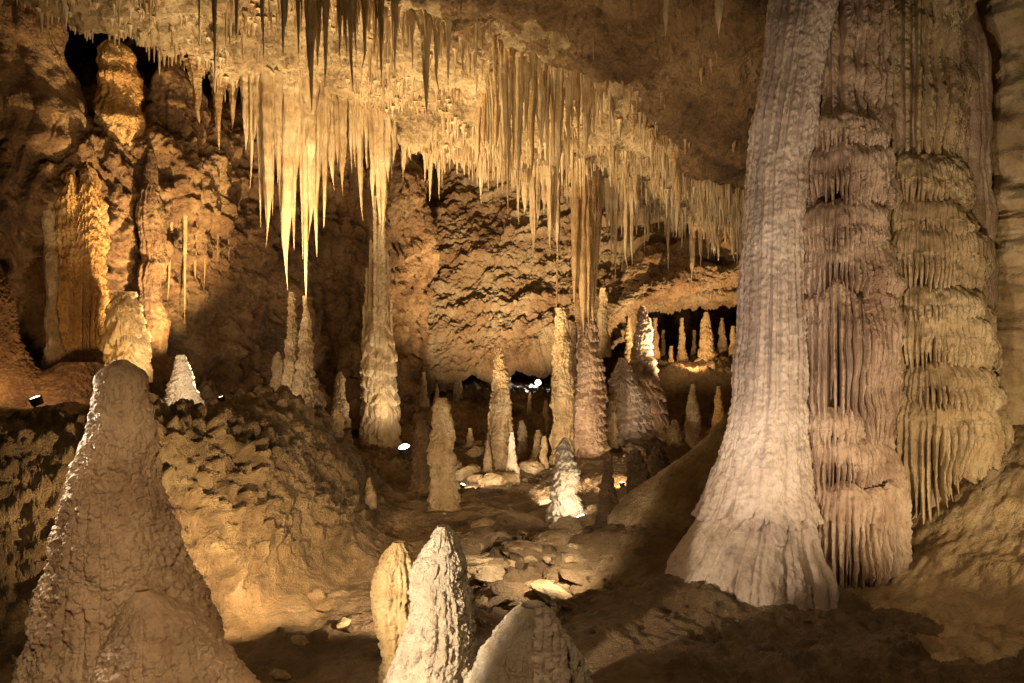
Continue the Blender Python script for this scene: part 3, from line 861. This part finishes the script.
# (px, top, tip, width)
for px, t, tip, w in ((247, 76, 150, 9), (253, 78, 190, 9), (259, 78, 228, 10), (266, 80, 247, 11), (272, 80, 215, 9), (277, 80, 185, 10), (283, 82, 230, 11), (289, 82, 291, 13), (295, 84, 250, 11),
                      (301, 84, 260, 10), (307, 86, 297, 13), (313, 86, 240, 10), (319, 88, 257, 13), (325, 90, 228, 12), (331, 92, 190, 10), (337, 96, 168, 9), (343, 102, 196, 9), (350, 108, 172, 8), (359, 108, 221, 11),
                      (366, 112, 168, 8), (256, 78, 140, 10), (270, 80, 150, 12), (286, 82, 170, 14), (298, 84, 180, 14), (310, 86, 180, 14), (322, 88, 165, 13)):
    tite_px(px, t, tip, w, LC, CURT, 'tite', random.choice(('tube', 'cone', 'fused')), lo=6.0, hi=7.05)
for px, t, tip, w in ((372, 115, 215, 7), (378, 116, 232, 9), (383, 118, 236, 8), (389, 118, 183, 8), (394, 120, 165, 7)):
    tite_px(px, t, tip, w, 'yellowish stalactite in the small bundle just right of the big curtain', 'stalactites of the small bundle', 'tite', 'tube', lo=6.0, hi=7.05)
for px, t, tip, w, lab in ((312, 0, 112, 12, 'long tapering stalactite hanging from the top edge before the bright ceiling'), (350, -5, 92, 10, None), (284, -4, 58, 9, None), (425, 18, 114, 13, 'thick dark stalactite hanging alone before the bright ceiling band'),
                           (437, 20, 92, 9, None), (215, -6, 84, 9, 'lone spike stalactite above the left end of the curtain'), (238, -12, 40, 12, None), (326, -8, 86, 9, None), (380, 2, 88, 8, None), (299, -8, 60, 9, None),
                           (395, 2, 78, 7, None), (412, 12, 70, 9, None), (448, 22, 86, 8, None), (462, 26, 72, 11, None), (476, 28, 66, 5, None), (365, -4, 70, 9, None), (262, -10, 60, 9, None), (340, -6, 60, 8, None), (200, -20, 42, 8, None)):
    tite_px(px, t, tip, w, lab or 'shadowed stalactite hanging from the top edge before the bright ceiling', 'stalactites along the near ceiling step', 'tite', random.choice(('cone', 'fused')), lo=2.2, hi=3.4)
RG = 'stalactites of the crowded right hand cluster'
for i, (px, t, tip, w) in enumerate(((497, 50, 150, 9), (503, 50, 185, 8), (509, 52, 215, 9), (515, 55, 176, 9), (520, 55, 195, 10), (527, 55, 130, 12), (533, 60, 185, 12), (540, 60, 150, 10), (490, 80, 170, 8), (484, 95, 160, 7), (478, 105, 175, 6),
                      (546, 66, 172, 9), (553, 70, 160, 10), (560, 70, 190, 9), (569, 75, 170, 9), (577, 80, 150, 8), (586, 85, 162, 9))):
    tite_px(px, t, tip, w, 'pale stalactite of the crowded cluster hanging before the ceiling right of centre', RG, 'tite' if i % 3 else 'darktite', ('cone', 'tube', 'fused')[i % 3], lo=4.2, hi=7.0)
for px, t, tip, w in ((583, 165, 345, 15), (591, 165, 340, 14), (577, 168, 318, 10), (587, 165, 330, 13), (596, 168, 300, 8)):
    tite_px(px, t, tip, w, 'very long fused stalactite meeting the tall fluted stalagmite', 'fused stalactites above the tall stalagmite', 'darktite', 'tube', lo=6, hi=7.05)
tite_px(559, 172, 322, 6, 'thin dark stalactite reaching down to the narrow leaning column', None, 'darktite', 'straw', lo=6, hi=7.05)
for px, t, tip, w in ((600, 178, 250, 7), (607, 178, 240, 8), (615, 180, 283, 9), (621, 182, 236, 8), (626, 182, 272, 9), (632, 184, 268, 8), (637, 190, 235, 7), (611, 180, 262, 6)):
    tite_px(px, t, tip, w, 'bright yellow stalactite in the row right of the long fused ones', 'bright yellow stalactite row', 'tite', 'cone', lo=5.5, hi=7.05)
for px in (526, 532, 538, 544, 550, 556):
    tite_px(px, 166, random.choice((215, 252, 230, 258)), 8, 'short tan stalactite in the row left of the long fused ones', 'short tan stalactite row', 'tite', 'tube', lo=6, hi=7.05)
for px, tip, w, lab in ((667, 40, 7, 'thin lone stalactite at the top, left one of two'), (718, 38, 10, 'stout lone stalactite at the top, right one of two')):
    tite_px(px, -30, tip, w, lab, None, 'tite', 'tube', lo=1.2, hi=3)
for px, t, tip, w, Y in ((172, 160, 300, 8, 8.9), (185, 165, 325, 9, 8.9), (196, 165, 280, 9, 9.1), (207, 172, 292, 7, 9.2), (219, 175, 262, 7, 9.4), (163, 150, 260, 8, 8.7), (228, 185, 268, 6, 9.6)):
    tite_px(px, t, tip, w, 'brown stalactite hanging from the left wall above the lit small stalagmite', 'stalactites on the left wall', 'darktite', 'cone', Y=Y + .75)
for px, t, tip, w, Y in ((232, 62, 130, 20, 8.9), (218, 92, 150, 12, 9.1), (196, 70, 122, 16, 9)):
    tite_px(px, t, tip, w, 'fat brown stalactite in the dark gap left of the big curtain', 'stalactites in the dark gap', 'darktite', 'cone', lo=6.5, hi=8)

# scattered over the bands of the ceiling
def scatter(n, tvlo, tvhi, pxlo, pxhi, llo, lhi, wlo, whi, label, group, mt, kinds=('cone', 'fused', 'fused', 'tube', 'cone')):
    ok = (CTV >= tvlo)[:, None] & (CTV <= tvhi)[:, None] & (CPX > pxlo) & (CPX < pxhi) & (CPY > -30) if CTV.ndim == 1 else None
    ids = np.argwhere(ok)
    for r, c in ids[rng.choice(len(ids), n)]:
        p = CEIL[r, c]
        L = random.uniform(llo, lhi) * (random.random() ** 1.2 * .8 + .35)
        tite(p + np.array([0, 0, .02]), L, random.uniform(wlo, whi), label, group, mt, random.choice(kinds))


_c = CTV
CTV2 = CTV


def ceil_hit(px, py, lo=1.5, hi=8.0):  # noqa
    rr = (CTV >= lo) & (CTV <= hi)
    sub = CEIL[rr]
    D = (CPX[rr] - px) ** 2 + (CPY[rr] - py) ** 2
    return sub.reshape(-1, 3)[int(np.argmin(D))]


scatter(56, 6.6, 7.1, 230, 740, .30, .85, .03, .062, 'slender stalactite on the far lip of the pale ceiling band', 'stalactites along the far ceiling lip', 'tite')
scatter(70, 4.4, 6.8, 480, 740, .25, .75, .028, .06, 'slender stalactite on the pale ceiling slope between the two ledges', 'stalactites on the ceiling slope', 'tite')
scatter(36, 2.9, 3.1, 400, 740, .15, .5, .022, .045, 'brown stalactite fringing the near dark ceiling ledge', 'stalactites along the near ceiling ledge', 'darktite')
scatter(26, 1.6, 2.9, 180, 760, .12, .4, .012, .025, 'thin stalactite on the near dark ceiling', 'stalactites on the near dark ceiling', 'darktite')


# countless tiny straws on the pale band
def straws():
    V, Fq, base = [], [], 0
    ok = (CTV >= 3.0)[:, None] & (CTV <= 7.2)[:, None] & (CPX > -60) & (CPX < 760) & (CPY > -30)
    ids = np.argwhere(ok)
    pc = CEIL[ids[:, 0], ids[:, 1]]
    dens = np.clip(fbm(pc * 1.9, 3, 77) + .18, .015, 1) ** 1.5
    pick = ids[rng.choice(len(ids), 2600, p=dens / dens.sum())]
    lipr = np.argwhere((CTV >= 6.85)[:, None] & (CTV <= 7.15)[:, None] & (CPX > -60) & (CPX < 760))
    pick = np.concatenate([pick, lipr[rng.choice(len(lipr), 420)]])
    na = 7
    th = np.linspace(0, 2 * np.pi, na, endpoint=False)
    tt = np.array([-.1, 0.08, .3, .6, .85, 1.0])
    rr = np.array([1.6, 1.0, .75, .55, .4, .08])
    for r, c in pick:
        p = CEIL[r, c]
        L = random.uniform(.04, .26) * random.uniform(.4, 1.3) * (.5 + 1.2 * max(0., float(fbm(p * 1.3, 2, 79)) + .35)) * (1.5 if p[0] > -.2 else 1)
        w = random.uniform(.008, .024)
        Q = np.stack([p[0] + w * rr[:, None] * np.cos(th)[None], p[1] + w * rr[:, None] * np.sin(th)[None], p[2] - L * tt[:, None] + 0 * th[None]], -1)
        V.append(Q.reshape(-1, 3))
        Fq.append(grid_faces(6, na, True, True) + base)
        base += 6 * na
    o = link_mesh('soda_straws', np.concatenate(V), np.concatenate(Fq), M['tite'])
    tag(o, 'countless tiny straw stalactites bristling all over the pale ceiling', 'soda straws', kind='stuff')


straws()


# ------------------------------------------------------------------ loose rocks in the hollow
def rock_mesh(seed, mat):
    n, m = 34, 48
    ph = np.linspace(0, np.pi, n)
    th = np.linspace(0, 2 * np.pi, m, endpoint=False)
    P = np.stack([np.sin(ph)[:, None] * np.cos(th)[None], np.sin(ph)[:, None] * np.sin(th)[None], .7 * np.cos(ph)[:, None] + 0 * th[None]], -1)
    w1, w2 = worley(P * 1.1 + seed, seed)
    P = P * (1 + .75 * (w1 - .5) + .3 * ridged(P * 1.3 + seed, 4, seed) + .1 * fbm(P * 6, 3, seed))[..., None]
    o = link_mesh('rock', P, grid_faces(n, m, True, True), mat)
    me = o.data
    bpy.data.objects.remove(o)
    return me


RM = [rock_mesh(60 + i, M['mite'] if i % 2 else M['sand']) for i in range(8)]


def stone(px, py, s, label, group, Y=None, flat=1.0):
    Y = Y or 1.72 * F / max(40, (py - CY))
    x = (px - CX) / F * Y
    z = floor_at(x, Y)
    o = bpy.data.objects.new('rock', random.choice(RM))
    COL.objects.link(o)
    o.location = (x, Y, z + s * .25)
    o.scale = (s * random.uniform(.9, 1.4), s * random.uniform(.7, 1.1), s * random.uniform(.7, 1.1) * flat)
    o.rotation_euler = (random.uniform(-.4, .4), random.uniform(-.4, .4), random.uniform(0, 6.28))
    return tag(o, label, 'rock', group)


for _ in range(60):
    stone(random.uniform(450, 585), random.uniform(524, 606), random.uniform(.03, .09) * random.choice((1, 1, 2.2)), 'jagged pale rock in the lit rubble hollow behind the foreground pair', 'rocks in the rubble hollow', flat=.5)
for k in range(9):
    t = k / 8
    stone(516 + 84 * t + random.uniform(-4, 4), 598 - 76 * t + random.uniform(-4, 4), random.uniform(.05, .09), 'dark rock in the row edging the sandy slope', 'rocks edging the sandy slope')
for _ in range(40):
    stone(random.uniform(430, 650), random.uniform(450, 500), random.uniform(.05, .16), 'rough boulder strewn over the far cave floor', 'boulders on the far floor', Y=random.uniform(8.5, 13))
for px, py, s in ((318, 636, .05), (300, 642, .03), (610, 655, .035), (590, 605, .03), (344, 620, .03), (280, 660, .04), (330, 600, .07), (318, 590, .05)):
    stone(px, py, s, 'small loose stone lying on the sandy path', 'stones on the path')

def gravel():
    V, Fq, base = [], [], 0
    ico = np.array([(0, 0, 1), (.9, 0, .4), (.28, .85, .4), (-.72, .53, .4), (-.72, -.53, .4), (.28, -.85, .4), (.72, .53, -.3), (-.28, .85, -.3), (-.9, 0, -.3), (-.28, -.85, -.3), (.72, -.53, -.3), (0, 0, -.8)])
    tri = np.array([(0, 1, 2), (0, 2, 3), (0, 3, 4), (0, 4, 5), (0, 5, 1), (1, 6, 2), (2, 7, 3), (3, 8, 4), (4, 9, 5), (5, 10, 1), (6, 7, 2), (7, 8, 3), (8, 9, 4), (9, 10, 5), (10, 6, 1), (11, 7, 6), (11, 8, 7), (11, 9, 8), (11, 10, 9), (11, 6, 10)])
    for _ in range(2600):
        y = random.uniform(2.4, 9.5) if random.random() < .7 else random.uniform(8, 13)
        x = random.gauss(.1, .9) * (.5 + y * .12)
        if fbm(np.array([x * .9, y * .9, 3.]), 2, 88) < random.uniform(-.25, .3):
            continue
        sz = random.uniform(.004, .02) * random.choice((1, 1, 1.8)) * (.7 + y * .06)
        v = ico * rng.uniform(.6, 1.3, (12, 1)) * sz * np.array([1.2, .9, .75]) + np.array([x, y, floor_at(x, y) + sz * .2])
        V.append(v)
        Fq.append(tri + base)
        base += 12
    o = link_mesh('gravel', np.concatenate(V), np.concatenate(Fq), M['face'], smooth_shade=False)
    tag(o, 'small stones and grit strewn over the cave floor', 'gravel', kind='stuff')


gravel()

# ------------------------------------------------------------------ lamps
WARM, WHITE, ORANGE = (1, .70, .38), (1, .79, .55), (1, .60, .28)


def light(pos, tgt, e, col=WARM, size=100, rad=.08, blend=.6):
    d = bpy.data.lights.new('cave_light', 'SPOT' if size else 'POINT')
    d.energy = e
    d.color = col
    d.shadow_soft_size = rad
    if size:
        d.spot_size = math.radians(size)
        d.spot_blend = blend
    o = bpy.data.objects.new('cave_light', d)
    COL.objects.link(o)
    o.location = pos
    if size:
        o.rotation_euler = (Vector(tgt) - Vector(pos)).to_track_quat('-Z', 'Y').to_euler()
    return o


def lathe(prof, na=24):
    th = np.linspace(0, 2 * np.pi, na, endpoint=False)
    P = np.stack([np.array([[r * math.cos(t), r * math.sin(t), z] for t in th]) for r, z in prof])
    return P.reshape(-1, 3), grid_faces(len(prof), na, True, True)


def lamp(px, Y, aim, label, s=1.0, py=None):
    """a drum floodlight on the ground: housing and lit lens"""
    x = (px - CX) / F * Y
    p = np.array([x, Y, floor_at(x, Y) + .13 * s]) if py is None else W(px, py, Y)
    e = bpy.data.objects.new('floodlight', None)
    COL.objects.link(e)
    e.location = p
    tag(e, label, 'floodlight', 'floodlights on the cave floor')
    V, Fc = lathe([(.001, -.09), (.055, -.09), (.06, -.085), (.068, .0), (.07, .005), (.062, .005), (.058, -.012), (.001, -.012)])
    h = link_mesh('housing', V * s, Fc, M['metal'])
    V, Fc = lathe([(.057, -.008), (.05, .001), (.03, .006), (.001, .008)])
    g = link_mesh('lens', V * s, Fc, M['lens'])
    V, Fc = lathe([(.001, -.16), (.05, -.16), (.05, -.15), (.012, -.145), (.012, -.085), (.001, -.085)])
    b = link_mesh('foot', V * s, Fc, M['metal'])
    d = (Vector(aim) - Vector(p)).normalized() + Vector((0, -1.0, .6))
    q = d.to_track_quat('Z', 'Y').to_euler()
    h.parent = e
    h.rotation_euler = q
    g.parent = h
    b.parent = e
    return Vector(p), d.normalized()


def lamp_light(px, Y, aim, label, e, col=WARM, size=120, s=1.0, rad=.05, py=None):
    a = W(*aim)
    p, d = lamp(px, Y, a, label, s, py)
    light(p + d * .09 * s, a, e, col, size, rad)


lamp_light(35, 6.5, (70, 200, 9.0), 'round floodlight on the left terrace floor, shining up the wall', 45, ORANGE, 150, .8)
lamp_light(221, 7.4, (252, 350, 10), 'small floodlight on the terrace beside the lit small stalagmite', 40, WHITE, 130, .6)
lamp_light(404, 9.7, (378, 300, 10.6), 'bright floodlight at the foot of the tiered column', 34, WHITE, 120, 1.3)
lamp_light(581, 6.75, (564, 470, 7.2), 'floodlight at the foot of the bright cream stalagmite', 12, WHITE, 150, .7)
lamp_light(531, 5.2, (490, 560, 5.6), 'floodlight among rocks in the rubble hollow', 40, WHITE, 150, .45)
lamp_light(622, 7.6, (590, 440, 9.4), 'floodlight hidden between the dark stalagmite posts', 45, WARM, 140, .45)
lamp_light(463, 8.2, (500, 440, 9.3), 'floodlight low on the floor right of the dark pillar', 24, WHITE, 140, .45)
lamp_light(538, 14.6, (520, 400, 13.5), 'far floodlight glinting under the overhang of the back wall', 20, (.9, .88, .8), 150, 1.0)

# lights without fixtures: lamps inferred from the lit rock, plus added fills
light(W(318, 400, 6.9), W(385, 84, 8.2), 780, WARM, 96, .08, .8)           # up to pale ceiling
light(W(235, 388, 7.5), W(300, 150, 8.3), 120, WARM, 86, .05, .9)          # the curtain
light(W(470, 455, 8.3), W(545, 165, 9.2), 400, WARM, 86, .05, .9)          # right clusters
light((.6, 2.5, -1.42), (1.95, 5.0, .2), 150, (1, .81, .66), 62, .04, 1)  # great column
light((2.9, 3.2, -1.0), (2.65, 5.2, .3), 78, (1, .76, .46), 120, .05)  # its right flank
light((-1.2, 2.1, -.95), W(455, 610, 3.3), 170, WHITE, 44, .03)         # foreground pair
light((-1.4, 4.0, -1.15), W(215, 490, 5.4), 150, (1, .69, .36), 130, .04)  # mound face
light((-.5, 4.0, -1.45), W(290, 480, 6.4), 85, (1, .74, .46), 90, .04)  # right shoulder of the mound
light((-2.75, 3.55, -.25), W(95, 450, 3.3), 70, WHITE, 80, .05)        # rim of the lower left stalagmite
light((-.6, 1.0, .4), W(120, 610, 3.3), 50, (1, .70, .42), 42, .1)     # its front, brightened by a light added near the camera
light((.42, 5.0, -1.38), (-.25, 5.9, -1.75), 50, WHITE, 160, .04, 1)        # rubble hollow, extra light added to strengthen the floodlight there
light(W(150, 405, 6.6), W(178, 378, 8.2), 10, WHITE, 40, .03)
light(W(172, 372, 7.7), W(125, 335, 8.2), 26, WARM, 70, .03)
light(W(440, 462, 8.8), W(510, 225, 14), 2500, (1, .72, .42), 60, .08, 1)  # back wall
light(W(700, 395, 11.0), W(690, 262, 12.8), 420, (1, .68, .36), 110, .08)  # ledges on the right
light(W(690, 362, 14.0), W(705, 330, 15.5), 50, ORANGE, 150, .08)
light(W(640, 470, 9.0), W(635, 390, 10.8), 130, WHITE, 80, .05)
light(W(205, 392, 8.3), W(120, 170, 9.6), 900, (1, .68, .34), 72, .06, 1)  # left wall
light((-.1, 4.3, -1.55), W(625, 60, 7.2), 330, WARM, 58, .06, 1)            # added to brighten the rough ceiling upper right
light(W(540, 500, 7.6), W(600, 400, 9.8), 90, WHITE, 90, .05)          # mid cluster
light((-.3, .4, .9), (.3, 4.5, -1.2), 85, WARM, 110, .15)              # added fill light behind the camera, lifts floor and foreground

# ------------------------------------------------------------------ world, camera, render
w = bpy.data.worlds.new('World')
scene.world = w
w.use_nodes = True
bg = w.node_tree.nodes['Background']
bg.inputs[0].default_value = (1, .62, .32, 1)
bg.inputs[1].default_value = .006

cam = bpy.data.cameras.new('camera')
cam.sensor_width = 36
cam.lens = 36 * F / 1024
cam.clip_start, cam.clip_end = .05, 200
co = bpy.data.objects.new('camera', cam)
COL.objects.link(co)
co.rotation_euler = (math.pi / 2, 0, 0)
scene.camera = co
scene.view_settings.view_transform = 'Standard'
scene.view_settings.look = 'None'
scene.view_settings.exposure = 0.85
scene.view_settings.gamma = 1
scene.cycles.max_bounces = 5
scene.cycles.diffuse_bounces = 3
scene.cycles.use_denoising = True
scene.cycles.denoising_prefilter = 'NONE'
w.cycles.sampling_method = 'NONE'
M['lens'].cycles.emission_sampling = 'NONE'
scene.cycles.sample_clamp_indirect = 4
print('stalactites', N_TITE[0])
